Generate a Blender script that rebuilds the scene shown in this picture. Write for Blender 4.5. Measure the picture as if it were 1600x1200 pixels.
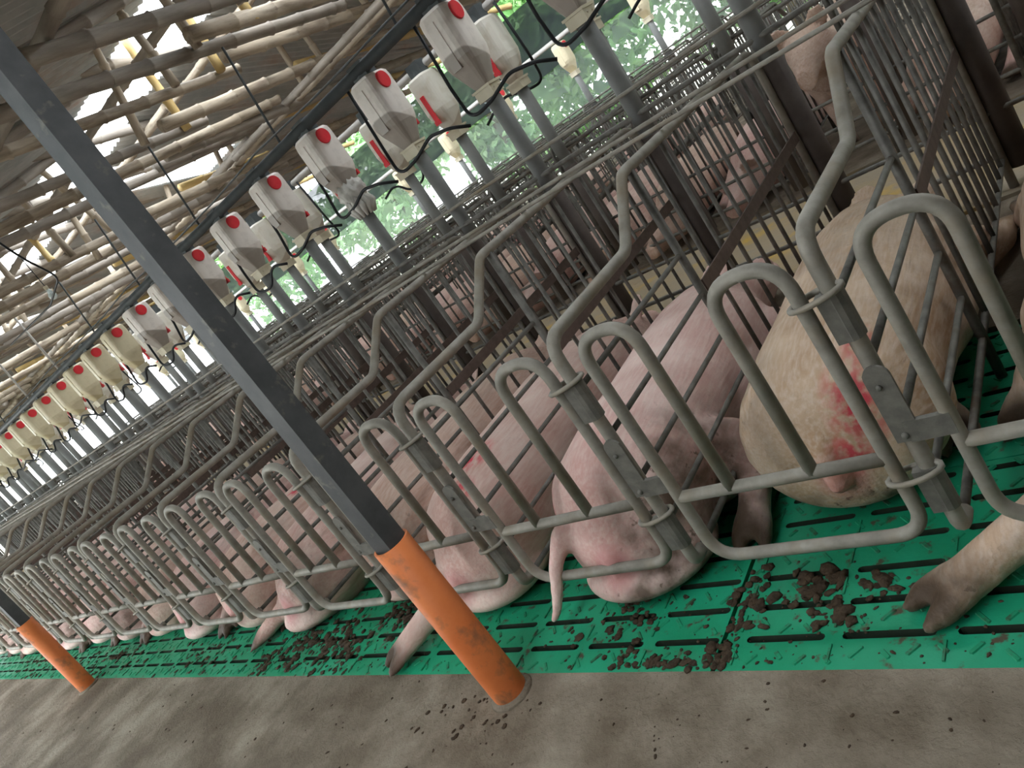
import bpy, bmesh, math, random
import numpy as np
from mathutils import Vector, Matrix
random.seed(7); np.random.seed(7)
for o in list(bpy.data.objects): bpy.data.objects.remove(o)
S = bpy.context.scene
C = S.collection
PI = math.pi

# ------------------------------------------------------------------ camera
cam_d = bpy.data.cameras.new('camera'); cam_d.sensor_width = 36; cam_d.lens = 27.0
cam_d.clip_start = 0.05; cam_d.clip_end = 300
cam = bpy.data.objects.new('camera', cam_d); C.objects.link(cam)
_r = Vector((0.678809, 0.475399, -0.559655)); _u = Vector((0.265819, 0.551372, 0.790777)); _b = Vector((0.684513, -0.685554, 0.247906))
cam.matrix_world = Matrix(((_r.x, _u.x, _b.x, 0), (_r.y, _u.y, _b.y, 0), (_r.z, _u.z, _b.z, 1.2), (0, 0, 0, 1)))
S.camera = cam

# ------------------------------------------------------------------ light: open-sided shed under a bright hazy sky
W = bpy.data.worlds.new('sky'); S.world = W; W.use_nodes = True
bg = W.node_tree.nodes['Background']; bg.inputs[0].default_value = (0.90, 0.96, 1.0, 1); bg.inputs[1].default_value = 2.2
S.view_settings.view_transform = 'Standard'; S.view_settings.look = 'None'
S.view_settings.gamma = 1; S.view_settings.use_curve_mapping = False
S.view_settings.exposure = 1.8

# ------------------------------------------------------------------ mesh helpers
class MB:
    def __init__(s): s.v = []; s.f = []
    def add(s, vs, fs):
        n = len(s.v); s.v += [tuple(p) for p in vs]; s.f += [tuple(i + n for i in q) for q in fs]; return s
    def box(s, c, d, rot=None):
        vs = []
        for z in (-1, 1):
            for y in (-1, 1):
                for x in (-1, 1):
                    p = Vector((x*d[0]/2, y*d[1]/2, z*d[2]/2))
                    if rot is not None: p = rot @ p
                    vs.append(p + Vector(c))
        return s.add(vs, [(0,2,3,1),(4,5,7,6),(0,1,5,4),(2,6,7,3),(0,4,6,2),(1,3,7,5)])
    def tube(s, pts, r, n=8, closed=False, cap=True):
        pts = [Vector(p) for p in pts]; m = len(pts)
        rs = r if isinstance(r, (list, tuple)) else [r]*m
        vs = []; up = None
        for i in range(m):
            if closed: t = pts[(i+1) % m] - pts[i-1]
            else: t = pts[min(i+1, m-1)] - pts[max(i-1, 0)]
            t.normalize()
            if up is None:
                a = Vector((0,0,1)) if abs(t.z) < .9 else Vector((1,0,0))
                up = (a - t*a.dot(t)).normalized()
            else:
                up = (up - t*up.dot(t)).normalized()
            w = t.cross(up)
            for k in range(n):
                a = 2*PI*k/n
                vs.append(pts[i] + (up*math.cos(a) + w*math.sin(a))*rs[i])
        fs = []
        for i in range(m if closed else m-1):
            j = (i+1) % m
            for k in range(n):
                fs.append((i*n+k, i*n+(k+1) % n, j*n+(k+1) % n, j*n+k))
        if cap and not closed:
            fs.append(tuple(reversed(range(n)))); fs.append(tuple((m-1)*n+k for k in range(n)))
        return s.add(vs, fs)
    def loft(s, rings, n=16, sup=2.0):
        """rings: (centre, rx, rz) rings in the XZ plane strung along Y"""
        vs = []
        for c, rx, rz in rings:
            for k in range(n):
                a = 2*PI*k/n; ca, sa = math.cos(a), math.sin(a)
                e = 2.0/sup
                vs.append((c[0] + rx*math.copysign(abs(ca)**e, ca), c[1], c[2] + rz*math.copysign(abs(sa)**e, sa)))
        m = len(rings); fs = []
        for i in range(m-1):
            for k in range(n):
                fs.append((i*n+k, (i+1)*n+k, (i+1)*n+(k+1) % n, i*n+(k+1) % n))
        fs.append(tuple(range(n))); fs.append(tuple(reversed([(m-1)*n+k for k in range(n)])))
        return s.add(vs, fs)
    def ell(s, c, r, rot=None, nu=14, nv=8):
        vs = [Vector((0,0,-1))]; 
        for j in range(1, nv):
            t = PI*j/nv
            for i in range(nu):
                a = 2*PI*i/nu; vs.append(Vector((math.sin(t)*math.cos(a), math.sin(t)*math.sin(a), -math.cos(t))))
        vs.append(Vector((0,0,1)))
        out = []
        for p in vs:
            q = Vector((p.x*r[0], p.y*r[1], p.z*r[2]))
            if rot is not None: q = rot @ q
            out.append(q + Vector(c))
        fs = []
        for i in range(nu):
            fs.append((0, 1+(i+1) % nu, 1+i))
            fs.append((len(vs)-1, 1+(nv-2)*nu+i, 1+(nv-2)*nu+(i+1) % nu))
        for j in range(nv-2):
            for i in range(nu):
                a = 1+j*nu; b = 1+(j+1)*nu
                fs.append((a+i, a+(i+1) % nu, b+(i+1) % nu, b+i))
        return s.add(out, fs)
    def chain(s, pts, rs, n=12):
        for i in range(len(pts)):
            s.ell(pts[i], (rs[i],)*3, nu=n, nv=8)
            if i: s.tube([pts[i-1], pts[i]], [rs[i-1], rs[i]], n)
        return s
    def mesh(s, name, mat=None, smooth=True):
        me = bpy.data.meshes.new(name); me.from_pydata(s.v, [], s.f); me.update()
        if mat: me.materials.append(mat)
        if smooth: me.polygons.foreach_set('use_smooth', [True]*len(me.polygons))
        return me
    def build(s, name, mat=None, parent=None, smooth=True, loc=None):
        return put(name, s.mesh(name, mat, smooth), parent, loc)

def put(name, me, parent=None, loc=None):
    o = bpy.data.objects.new(name, me); C.objects.link(o)
    if parent is not None: o.parent = parent
    if loc is not None: o.location = loc
    return o
def empty(name, loc=(0,0,0), rz=0):
    o = bpy.data.objects.new(name, None); C.objects.link(o); o.location = loc; o.rotation_euler[2] = rz
    o.empty_display_size = .1
    return o
def tag(o, label=None, cat=None, group=None, kind=None):
    if label: o['label'] = label
    if cat: o['category'] = cat
    if group: o['group'] = group
    if kind: o['kind'] = kind
    return o
def copy_tree(o, parent=None):
    c = o.copy(); C.objects.link(c); c.parent = parent
    for ch in list(o.children): copy_tree(ch, c)
    return c
def fillet(pts, r, n=5, closed=False):
    pts = [Vector(p) for p in pts]; out = []
    m = len(pts)
    for i, p in enumerate(pts):
        if not closed and i in (0, m-1): out.append(p); continue
        a = pts[i-1] - p; b = pts[(i+1) % m] - p
        la, lb = a.length, b.length; a.normalize(); b.normalize()
        ang = a.angle(b)
        rr = r[i] if isinstance(r, (list, tuple)) else r
        d = min(rr/math.tan(ang/2), la*.499, lb*.499)
        p0 = p + a*d; p1 = p + b*d
        for k in range(n+1):
            t = k/n; q = p0.lerp(p, t).lerp(p.lerp(p1, t), t); out.append(q)
    return out
ORD = ['first','second','third','fourth','fifth','sixth','seventh','eighth','ninth','tenth','eleventh','twelfth','thirteenth','fourteenth','fifteenth','sixteenth','seventeenth','eighteenth','nineteenth','twentieth','twenty-first','twenty-second','twenty-third','twenty-fourth','twenty-fifth','twenty-sixth','twenty-seventh','twenty-eighth','twenty-ninth','thirtieth','thirty-first','thirty-second','thirty-third','thirty-fourth','thirty-fifth','thirty-sixth','thirty-seventh','thirty-eighth','thirty-ninth','fortieth']

# ------------------------------------------------------------------ materials
def mat(name, c1, c2=None, scale=8, rough=.6, metal=0, bump=0, bscale=None, detail=6, lo=.35, hi=.65, spec=.2, stretch=None, dirt=None, dirt_scale=5, dlo=.55, dhi=.7, coord='Object'):
    m = bpy.data.materials.new(name); m.use_nodes = True; nt = m.node_tree; N = nt.nodes; L = nt.links
    b = N['Principled BSDF']; b.inputs['Roughness'].default_value = rough; b.inputs['Metallic'].default_value = metal
    b.inputs['Specular IOR Level'].default_value = spec
    tc = N.new('ShaderNodeTexCoord'); src = tc.outputs[coord]
    if stretch:
        mp = N.new('ShaderNodeMapping'); mp.inputs['Scale'].default_value = stretch; L.new(src, mp.inputs[0]); src = mp.outputs[0]
    def noise(sc, det=detail):
        n = N.new('ShaderNodeTexNoise'); n.inputs['Scale'].default_value = sc; n.inputs['Detail'].default_value = det; n.inputs['Roughness'].default_value = .6
        L.new(src, n.inputs['Vector']); return n
    def ramp(n, a, bb, ca=None, cb=None):
        r = N.new('ShaderNodeValToRGB'); r.color_ramp.elements[0].position = a; r.color_ramp.elements[1].position = bb
        if ca: r.color_ramp.elements[0].color = (*ca, 1); r.color_ramp.elements[1].color = (*cb, 1)
        L.new(n.outputs[0], r.inputs[0]); return r
    col = None
    if c2:
        col = ramp(noise(scale), lo, hi, c1, c2).outputs[0]
    else:
        b.inputs['Base Color'].default_value = (*c1, 1)
    if dirt:
        mx = N.new('ShaderNodeMix'); mx.data_type = 'RGBA'
        L.new(ramp(noise(dirt_scale, 8), dlo, dhi).outputs[0], mx.inputs[0])
        if col is not None: L.new(col, mx.inputs[6])
        else: mx.inputs[6].default_value = (*c1, 1)
        mx.inputs[7].default_value = (*dirt, 1); col = mx.outputs[2]
    if col is not None: L.new(col, b.inputs['Base Color'])
    if bump:
        bp = N.new('ShaderNodeBump'); bp.inputs['Strength'].default_value = bump; bp.inputs['Distance'].default_value = .02
        L.new(noise(bscale or scale*4).outputs[0], bp.inputs['Height']); L.new(bp.outputs[0], b.inputs['Normal'])
    return m
M = {}
M['galv'] = mat('galvanised_steel', (.215,.198,.168), (.335,.312,.268), 14, .55, .15, .08, 60, dirt=(.24,.19,.13), dirt_scale=6, dlo=.5, dhi=.75)
M['galv_dark'] = mat('dark_steel_rod', (.10,.095,.085), (.19,.18,.16), 20, .55, .2, dirt=(.12,.085,.06), dirt_scale=9)
M['strip'] = mat('rusty_flat_bar', (.085,.062,.052), (.13,.095,.08), 25, .6, .1)
M['plate'] = mat('latch_plate_steel', (.13,.125,.11), (.2,.19,.165), 30, .55, .3)
M['post'] = mat('grey_post_paint', (.07,.072,.074), (.10,.10,.102), 12, .5, .1, dirt=(.16,.15,.13), dirt_scale=20, dlo=.6, dhi=.7)
M['orange'] = mat('orange_plastic_pipe', (.62,.16,.045), (.72,.22,.07), 6, .5, dirt=(.22,.11,.06), dirt_scale=11, dlo=.52, dhi=.68)
M['concrete'] = mat('worn_concrete', (.165,.13,.092), (.34,.29,.225), 3.0, .75, 0, .6, 60, detail=10, lo=.4, hi=.62, dirt=(.12,.09,.06), dirt_scale=1.3, dlo=.46, dhi=.66)
M['feedfloor'] = mat('feed_strewn_concrete', (.30,.225,.13), (.25,.21,.155), 3, .85, 0, .3, 40, dirt=(.42,.27,.06), dirt_scale=3.5)
M['slat'] = mat('green_slat_plastic', (.012,.27,.13), (.02,.35,.19), 3, .38, 0, .1, 90, dirt=(.085,.07,.042), dirt_scale=22, dlo=.585, dhi=.66)
M['tread'] = mat('scuffed_tread', (.012,.25,.12), (.02,.29,.15), 30, .5, dirt=(.05,.07,.04), dirt_scale=25, dlo=.5, dhi=.65)
M['slot_shade'] = mat('painted_slot_shade', (.02,.03,.02), (.03,.045,.03), 20, .8)  # slot walls coloured near-black to stand for the shade inside them
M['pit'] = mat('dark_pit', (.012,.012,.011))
M['manure'] = mat('manure', (.04,.027,.017), (.085,.056,.034), 40, .8, 0, .5, 90)
M['bamboo'] = mat('bamboo_cane', (.46,.38,.29), (.62,.54,.43), 3, .6, 0, .1, 30, stretch=(6,6,1), dirt=(.24,.19,.15), dirt_scale=2.2, dlo=.45, dhi=.65)
M['bamboo_grey'] = mat('weathered_bamboo', (.27,.24,.21), (.44,.39,.34), 3, .7, 0, .1, 30, stretch=(6,6,1))
M['bamboo_yel'] = mat('fresh_bamboo', (.62,.44,.17), (.70,.53,.27), 3, .55, 0, .1, 30, stretch=(6,6,1))
M['node'] = mat('bamboo_node', (.16,.12,.09))
M['sheet'] = mat('old_corrugated_sheet', (.38,.40,.40), (.55,.55,.54), 2.5, .7, 0, dirt=(.45,.34,.28), dirt_scale=1.3, dlo=.5, dhi=.65)
def added_skylight():
    m = bpy.data.materials.new('added_translucent_sheet'); m.use_nodes = True; N = m.node_tree.nodes; L = m.node_tree.links
    d = N['Principled BSDF']; d.inputs['Base Color'].default_value = (.8,.82,.8,1); d.inputs['Specular IOR Level'].default_value = .1
    t = N.new('ShaderNodeBsdfTranslucent'); t.inputs[0].default_value = (.85,.88,.86,1); x = N.new('ShaderNodeMixShader'); x.inputs[0].default_value = .8
    L.new(d.outputs[0], x.inputs[1]); L.new(t.outputs[0], x.inputs[2]); L.new(x.outputs[0], N['Material Output'].inputs[0]); return m
M['added_skylight'] = added_skylight()  # translucent sheets added to the roof to bring daylight down from above
M['pipe_grey'] = mat('dark_grey_pipe', (.07,.08,.085), (.10,.11,.115), 10, .5)
M['pipe_white'] = mat('pale_pipe', (.46,.44,.42), (.55,.53,.5), 10, .5)
M['tube'] = mat('drop_tube_grey', (.17,.175,.17), (.23,.235,.225), 5, .55)
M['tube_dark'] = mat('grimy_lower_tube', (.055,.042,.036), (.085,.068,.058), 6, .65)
M['red'] = mat('red_plastic', (.66,.03,.045), (.72,.05,.06), 12, .4)
M['collar'] = mat('cream_plastic', (.58,.52,.38), (.66,.6,.46), 12, .5)
M['hose'] = mat('black_hose', (.02,.022,.025), None, rough=.4)
M['bag'] = mat('crumpled_bag', (.52,.50,.46), (.66,.64,.60), 14, .6, 0, .3, 30)
M['wire'] = mat('lashing_wire', (.05,.05,.05))
M['wood'] = mat('bark', (.10,.075,.05), (.18,.14,.1), 8, .8)
M['ground'] = mat('pale_yard', (.40,.40,.33), (.52,.50,.42), .4, .9)
M['bulb'] = mat('bulb_glass', (.75,.85,.88), None, rough=.15)

def hopper_mat(name, top, low, feed, level):
    m = bpy.data.materials.new(name); m.use_nodes = True; nt = m.node_tree; N = nt.nodes; L = nt.links
    b = N['Principled BSDF']; b.inputs['Roughness'].default_value = .38
    tc = N.new('ShaderNodeTexCoord'); sp = N.new('ShaderNodeSeparateXYZ'); L.new(tc.outputs['Object'], sp.inputs[0])
    # feed heaped inside the translucent box: a sloping level
    a = N.new('ShaderNodeMath'); a.operation = 'MULTIPLY'; a.inputs[1].default_value = .55; L.new(sp.outputs[1], a.inputs[0])
    s_ = N.new('ShaderNodeMath'); s_.operation = 'ADD'; L.new(sp.outputs[2], s_.inputs[0]); L.new(a.outputs[0], s_.inputs[1])
    r = N.new('ShaderNodeValToRGB'); r.color_ramp.elements[0].position = level-.004; r.color_ramp.elements[1].position = level+.004
    r.color_ramp.elements[0].color = (*feed, 1); r.color_ramp.elements[1].color = (*top, 1)
    L.new(s_.outputs[0], r.inputs[0])
    n = N.new('ShaderNodeTexNoise'); n.inputs['Scale'].default_value = 14; n.inputs['Detail'].default_value = 5; L.new(tc.outputs['Object'], n.inputs['Vector'])
    r2 = N.new('ShaderNodeValToRGB'); r2.color_ramp.elements[0].position = .5; r2.color_ramp.elements[1].position = .75; r2.color_ramp.elements[1].color = (.55,.55,.55,1)
    L.new(n.outputs[0], r2.inputs[0])
    mx = N.new('ShaderNodeMix'); mx.data_type = 'RGBA'; L.new(r2.outputs[0], mx.inputs[0]); L.new(r.outputs[0], mx.inputs[6]); mx.inputs[7].default_value = (*low, 1)
    L.new(mx.outputs[2], b.inputs['Base Color'])
    return m
M['hopper'] = hopper_mat('translucent_hopper_grey', (.80,.735,.68), (.46,.40,.36), (.36,.315,.275), .20)
M['hopper_full'] = hopper_mat('translucent_hopper_clean', (.74,.70,.62), (.55,.48,.36), (.50,.42,.33), .12)
M['hopper_yel'] = hopper_mat('translucent_hopper_yellowed', (.68,.60,.42), (.50,.42,.26), (.56,.47,.29), .10)

def pig_mat():
    m = bpy.data.materials.new('pig_skin'); m.use_nodes = True; nt = m.node_tree; N = nt.nodes; L = nt.links
    b = N['Principled BSDF']; b.inputs['Roughness'].default_value = .58; b.inputs['Specular IOR Level'].default_value = .22
    b.inputs['Subsurface Weight'].default_value = 0.0
    b.inputs['Sheen Weight'].default_value = .03; b.inputs['Sheen Roughness'].default_value = .5
    tc = N.new('ShaderNodeTexCoord')
    def att(n):
        a = N.new('ShaderNodeAttribute'); a.attribute_name = n; return a.outputs['Fac']
    def noise(sc, st=(1,1,1), det=6):
        mp = N.new('ShaderNodeMapping'); mp.inputs['Scale'].default_value = st; L.new(tc.outputs['Object'], mp.inputs[0])
        n = N.new('ShaderNodeTexNoise'); n.inputs['Scale'].default_value = sc; n.inputs['Detail'].default_value = det; L.new(mp.outputs[0], n.inputs['Vector']); return n.outputs[0]
    def ramp(src, a, bb, ca=(0,0,0), cb=(1,1,1)):
        r = N.new('ShaderNodeValToRGB'); r.color_ramp.elements[0].position = a; r.color_ramp.elements[1].position = bb
        r.color_ramp.elements[0].color = (*ca, 1); r.color_ramp.elements[1].color = (*cb, 1); L.new(src, r.inputs[0]); return r.outputs[0]
    def mix(f, a, bb):
        x = N.new('ShaderNodeMix'); x.data_type = 'RGBA'; L.new(f, x.inputs[0])
        for i, q in ((6, a), (7, bb)):
            if isinstance(q, tuple): x.inputs[i].default_value = (*q, 1)
            else: L.new(q, x.inputs[i])
        return x.outputs[2]
    def math_(op, a, bb):
        x = N.new('ShaderNodeMath'); x.operation = op; x.use_clamp = True
        for i, q in ((0, a), (1, bb)):
            if isinstance(q, (int, float)): x.inputs[i].default_value = q
            else: L.new(q, x.inputs[i])
        return x.outputs[0]
    base = ramp(noise(4.2), .36, .66, (.62,.36,.32), (.80,.585,.53))
    tan = ramp(noise(5.5), .33, .67, (.42,.27,.155), (.68,.52,.37))
    col = mix(att('tan'), base, tan)
    hair = ramp(noise(90, (1, .16, 1), 3), .40, .72, (.0,.0,.0), (.38,.38,.38))
    col = mix(hair, col, (.82,.72,.64))
    # grime: attribute broken up by noise
    gr = math_('MULTIPLY', att('dirt'), ramp(noise(11), .30, .62))
    spk = math_('MULTIPLY', ramp(noise(42), .58, .68), math_('ADD', math_('MULTIPLY', att('dirt'), .9), .06))
    gr = math_('MAXIMUM', gr, spk)
    col = mix(gr, col, (.10,.065,.042))
    col = mix(att('rosy'), col, (.58,.22,.22))
    rd = math_('MULTIPLY', att('red'), ramp(noise(38, (1,.5,1)), .38, .58))
    col = mix(rd, col, (.62,.035,.07))
    col = mix(att('hoof'), col, (.075,.048,.03))
    L.new(col, b.inputs['Base Color'])
    bp = N.new('ShaderNodeBump'); bp.inputs['Strength'].default_value = .5; bp.inputs['Distance'].default_value = .014
    L.new(math_('ADD', math_('MULTIPLY', noise(85, (1,.15,1), 3), .5), math_('MULTIPLY', noise(14), .8)), bp.inputs['Height']); L.new(bp.outputs[0], b.inputs['Normal'])
    return m
M['pig'] = pig_mat()

# ------------------------------------------------------------------ layout constants (metres)
PIT = .611                       # stall pitch
def PX(k): return -.498 - PIT*k  # partition k, row 1
Y1 = 1.278                       # rear post line, row 1
YF1 = 3.337                      # feeder line, row 1
YF2 = 4.40; Y2 = 6.46           # row 2, heads towards row 1
Y3 = 7.66; YF3 = 9.72
Y4 = 12.65
XL, XR = -27., 5.0              # shed extent along the rows

# ------------------------------------------------------------------ setting: floors
fl = MB().box(((XL+XR)/2, -1.6, -.08), (XR-XL, 5.3-.0, .16)).build('floor', M['concrete'], smooth=False); tag(fl, kind='structure', label='stained brown-grey concrete aisle floor', cat='floor')
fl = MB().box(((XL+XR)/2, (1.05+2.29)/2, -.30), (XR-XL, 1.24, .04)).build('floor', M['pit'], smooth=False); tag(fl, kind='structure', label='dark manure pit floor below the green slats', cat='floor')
fl = MB().box(((XL+XR)/2, (2.29+3.24)/2, -.08), (XR-XL, 3.24-2.29, .15)).build('floor', M['concrete'], smooth=False); tag(fl, kind='structure', label='concrete stall floor ahead of the slats', cat='floor')
mb = MB().box(((XL+XR)/2, (3.24+4.50)/2, -.07), (XR-XL, 4.50-3.24, .16))
fl = mb.build('floor', M['feedfloor'], smooth=False); tag(fl, kind='structure', label='yellowish feed-strewn feeding alley between the stall rows', cat='floor')
fl = MB().box(((XL+XR)/2, (4.50+14.2)/2, -.085), (XR-XL, 14.2-4.50, .15)).build('floor', M['concrete'], smooth=False); tag(fl, kind='structure', label='concrete floor of the rear stall rows', cat='floor')
g = MB(); g.add([(-90,-60,-.35),(60,-60,-.35),(60,90,-.35),(-90,90,-.35)], [(0,1,2,3)])
tag(g.build('yard_ground', M['ground'], smooth=False), kind='structure', label='pale yard ground outside the shed', cat='ground')

# green slat panels --------------------------------------------------
w_ = MB().box((XR+.06, 5.6, 1.6), (.12, 17.2, 3.9)).build('wall_right_light_block', M['concrete'], smooth=False); tag(w_, kind='structure', label='added unseen end wall closing the right end against daylight', cat='wall')  # unseen end wall, added to keep the right side darker
w_ = MB().box(((XR-5)/2, -2.45, 1.0), (XR+5, .12, 2.2)).build('wall_front_light_block', M['concrete'], smooth=False); tag(w_, kind='structure', label='added unseen wall behind the aisle to cut daylight', cat='wall')  # unseen wall, added so that daylight comes in from the left
NS, NR = 10, 6
PW, PD = 2.28, .60
def slat_mesh():
    vs = []; fs = []; cache = {}; dark = []
    def V(x, y, z):
        k = (round(x, 4), round(y, 4), round(z, 4))
        if k not in cache: cache[k] = len(vs); vs.append((x, y, z))
        return cache[k]
    top = 0.0; th = -.03
    x_edges = [0] + [.055 + .2244*i - .0175 for i in range(1, NS)] + [PW-.012]
    y_edges = [0] + [.040 + .096*j for j in range(1, NR)] + [PD-.004]
    for i in range(NS):
        for j in range(NR):
            xa, xb = x_edges[i], x_edges[i+1]; ya, yb = y_edges[j], y_edges[j+1]
            sx0 = .055 + .2244*i; sx1 = sx0 + .187; sy = .088 + .096*j; hw = .0098
            cx0, cx1 = sx0+hw, sx1-hw
            inner = []; n = 4
            for k in range(n+1):
                a = -PI/2 + PI*k/n; inner.append((cx1 + hw*math.cos(a), sy + hw*math.sin(a)))
            for k in range(n+1):
                a = PI/2 + PI*k/n; inner.append((cx0 + hw*math.cos(a), sy + hw*math.sin(a)))
            m = len(inner); ym = (ya+yb)/2
            outer = [(xb-.02, ya), (xb, ya), (xb, ym), (xb, yb), (xb-.02, yb), (xa+.02, yb), (xa, yb), (xa, ym), (xa, ya), (xa+.02, ya)]
            for k in range(m):
                a, b_ = inner[k], inner[(k+1) % m]; c, d = outer[(k+1) % m], outer[k]
                fs.append((V(*d, top), V(*c, top), V(*b_, top), V(*a, top)))
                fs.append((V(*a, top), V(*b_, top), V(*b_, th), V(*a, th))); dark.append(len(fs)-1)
    # outer skirt with notches along the aisle edge
    x1 = x_edges[-1]; y1 = y_edges[-1]
    for a, b_ in (((0,0),(x1,0)), ((x1,0),(x1,y1)), ((x1,y1),(0,y1)), ((0,y1),(0,0))):
        fs.append((V(*a, top-.0001), V(*a, th-.015), V(*b_, th-.015), V(*b_, top-.0001)))
    me = bpy.data.meshes.new('slat_panel'); me.from_pydata(vs, [], fs); me.materials.append(M['slat']); me.materials.append(M['slot_shade']); me.update()
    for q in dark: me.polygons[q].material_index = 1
    return me
def tread_mesh(seed):
    rnd = random.Random(seed); b = MB()
    for j in range(NR+1):
        yc = .040 + .096*j if j < NR else PD-.03
        for i in range(NS*4):
            x = .03 + i*.0567 + rnd.uniform(-.006, .006); 
            if x > PW-.03: continue
            if j == 0: y = .035 + rnd.uniform(-.014, .014)
            else: y = yc + rnd.uniform(-.022, .022)
            ang = (PI/3.2 if (i+j) % 2 else -PI/3.2); ln = rnd.choice((.018, .014, .02))
            d = Vector((math.cos(ang)*ln, math.sin(ang)*ln*.8, 0)); w = Vector((-d.y, d.x, 0)).normalized()*.0045
            c = Vector((x, y, 0)); z0 = Vector((0,0,-.002)); z1 = Vector((0,0,.0028))
            e = d.normalized()*.004
            base = [c-d-e+z0, c-d+w*1.4+z0, c+d+w*1.4+z0, c+d+e+z0, c+d-w*1.4+z0, c-d-w*1.4+z0]
            topv = [c-d+z1, c-d+w*.8+z1, c+d+w*.8+z1, c+d+z1, c+d-w*.8+z1, c-d-w*.8+z1]
            b.add(base+topv, [(k, (k+1) % 6, 6+(k+1) % 6, 6+k) for k in range(6)] + [(6,7,8,9,10,11)])
        # raised bars between slot columns
        if j < NR:
            for i in range(NS):
                x = .036 + .2244*i
                b.box((x, .088+.096*(j-.5), .001), (.005, .05, .006))
    return b.mesh('tread_pattern', M['tread'], smooth=False)
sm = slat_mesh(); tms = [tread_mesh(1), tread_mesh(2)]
n = 0
for j in range(2):
    for i in range(-1, 8):
        x0 = -1.055 - PW*i
        if j == 1 and i > 4: continue
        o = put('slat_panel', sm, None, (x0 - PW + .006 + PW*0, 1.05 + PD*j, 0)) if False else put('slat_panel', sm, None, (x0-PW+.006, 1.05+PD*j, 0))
        t = put('tread_pattern', tms[(i+j) % 2], o); t['kind'] = 'stuff'
        place = ('beside the aisle' if j == 0 else 'under the sows')
        tag(o, 'green slotted plastic floor panel %s, %s from the right' % (place, ORD[i+1]), 'slat panel', 'green slat panels')

# ------------------------------------------------------------------ roof posts with orange sleeves
def roof_post(x, y, label, top):
    e = empty('roof_post', (x, y, 0))
    b = MB().box((0,0,(top+.50)/2), (.064,.064,top-.50)); b.build('square_steel_post', M['post'], e, smooth=False)
    s = MB(); n = 24; r0, r1 = .052, .046
    vs = []; 
    for z, r in ((0, r0), (.06, r0), (.56, r0), (.56, r1), (.50, r1)):
        for k in range(n): vs.append((r*math.cos(2*PI*k/n), r*math.sin(2*PI*k/n), z))
    fs = [(a*n+k, a*n+(k+1) % n, (a+1)*n+(k+1) % n, (a+1)*n+k) for a in range(4) for k in range(n)]
    fs.append(tuple(4*n+k for k in range(n)))
    s.add(vs, fs); me = s.mesh('orange_sleeve', M['orange']); 
    for p in me.polygons: p.use_smooth = abs(p.normal.z) < .5
    o = put('orange_sleeve', me, e); o['label'] = 'orange plastic pipe sleeve'
    f = MB().ell((0,0,.0), (.068,.068,.018), nu=18); f.build('mortar_foot', M['concrete'], e)
    tag(e, label, 'post', 'roof posts along the aisle')
def front_z(y): return 3.34 - .22*(3.85 - y)
roof_post(-1.68, .985, 'dark grey square steel roof post with orange sleeve, nearest in the picture', front_z(.985)-.02)
roof_post(-5.56, .985, 'far roof post with orange sleeve at the left edge', front_z(.985)-.02)
roof_post(-9.45, .985, 'third roof post with orange sleeve, farthest down the aisle', front_z(.985)-.02)

# ------------------------------------------------------------------ roof: corrugated sheets on a bamboo frame
def sheet_mesh(name, w, l, mat_, waves=10, amp=.011, ny=2, per=None):
    nx = waves*6; vs = []; fs = []
    for j in range(ny):
        for i in range(nx+1):
            vs.append((w*i/nx, l*j/(ny-1), amp*math.sin(2*PI*waves*i/nx)))
    for j in range(ny-1):
        for i in range(nx):
            a = j*(nx+1)+i; fs.append((a, a+1, a+nx+2, a+nx+1))
    n0 = len(vs)
    vs += [(x, y, z-.004) for x, y, z in vs]
    fs += [tuple(reversed([q+n0 for q in f])) for f in fs[:]]
    m_ = nx+1
    for i in range(nx):
        fs.append((i, i+n0, i+1+n0, i+1)); a = (ny-1)*m_+i; fs.append((a, a+1, a+1+n0, a+n0))
    me = bpy.data.meshes.new(name); me.from_pydata(vs, [], fs); me.materials.append(mat_); me.update(); return me
roof = tag(empty('ceiling', (0, 4.1, 3.3)), 'rusty corrugated sheet roof with an open ridge slot', 'roof', kind='structure')
shw = .82
shA = sheet_mesh('roof_sheet', shw+.06, 3.35, M['sheet']); shB = sheet_mesh('roof_sheet', shw+.06, 1.95, M['sheet'])
shA2 = sheet_mesh('roof_sheet', shw+.06, 3.35, M['added_skylight']); shB2 = sheet_mesh('roof_sheet', shw+.06, 1.95, M['added_skylight']); shA3 = sheet_mesh('roof_sheet', shw+.06, 3.14, M['sheet'])
def sheet(me, x, y, z, tilt):
    o = put('roof_sheet', me, roof); o.location = Vector((x, y, z)) - roof.location; o.rotation_euler[0] = tilt
tf = math.atan(.22); tb = -math.atan(.185)
n = int((XR-XL)/shw)
for i in range(n):
    x = XL + i*shw
    # front slope, two courses, climbing to the ridge slot
    for c in range(2):
        y0 = -2.55 + 3.18*c
        sheet((shA2 if (i % 3 == 1 and x < -4.0) else shA) if c == 0 else shA3, x + random.uniform(-.02,.02), y0, front_z(y0) + .03*(c == 0)*-1, tf) if not (c == 0 and i % 9 == 4) else None
    # back slope, two courses, falling away from the slot
    for c in range(2):
        y0 = 4.35 + 1.78*c + random.uniform(-.05,.05)
        if random.random() < .12 and c == 0: continue
        sheet(shB2 if (i*7 + c*3) % 23 == 0 else shB, x + random.uniform(-.05,.05), y0, 3.22 - .185*(y0-4.35) + .02*(c == 0), tb)
# higher roof of the rear rows
shC = sheet_mesh('roof_sheet', 1.9, 6.4, M['sheet'], waves=20)
for i in range(16):
    sheet(shC, XL + i*1.85, 8.5, 3.7, .03)

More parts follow.
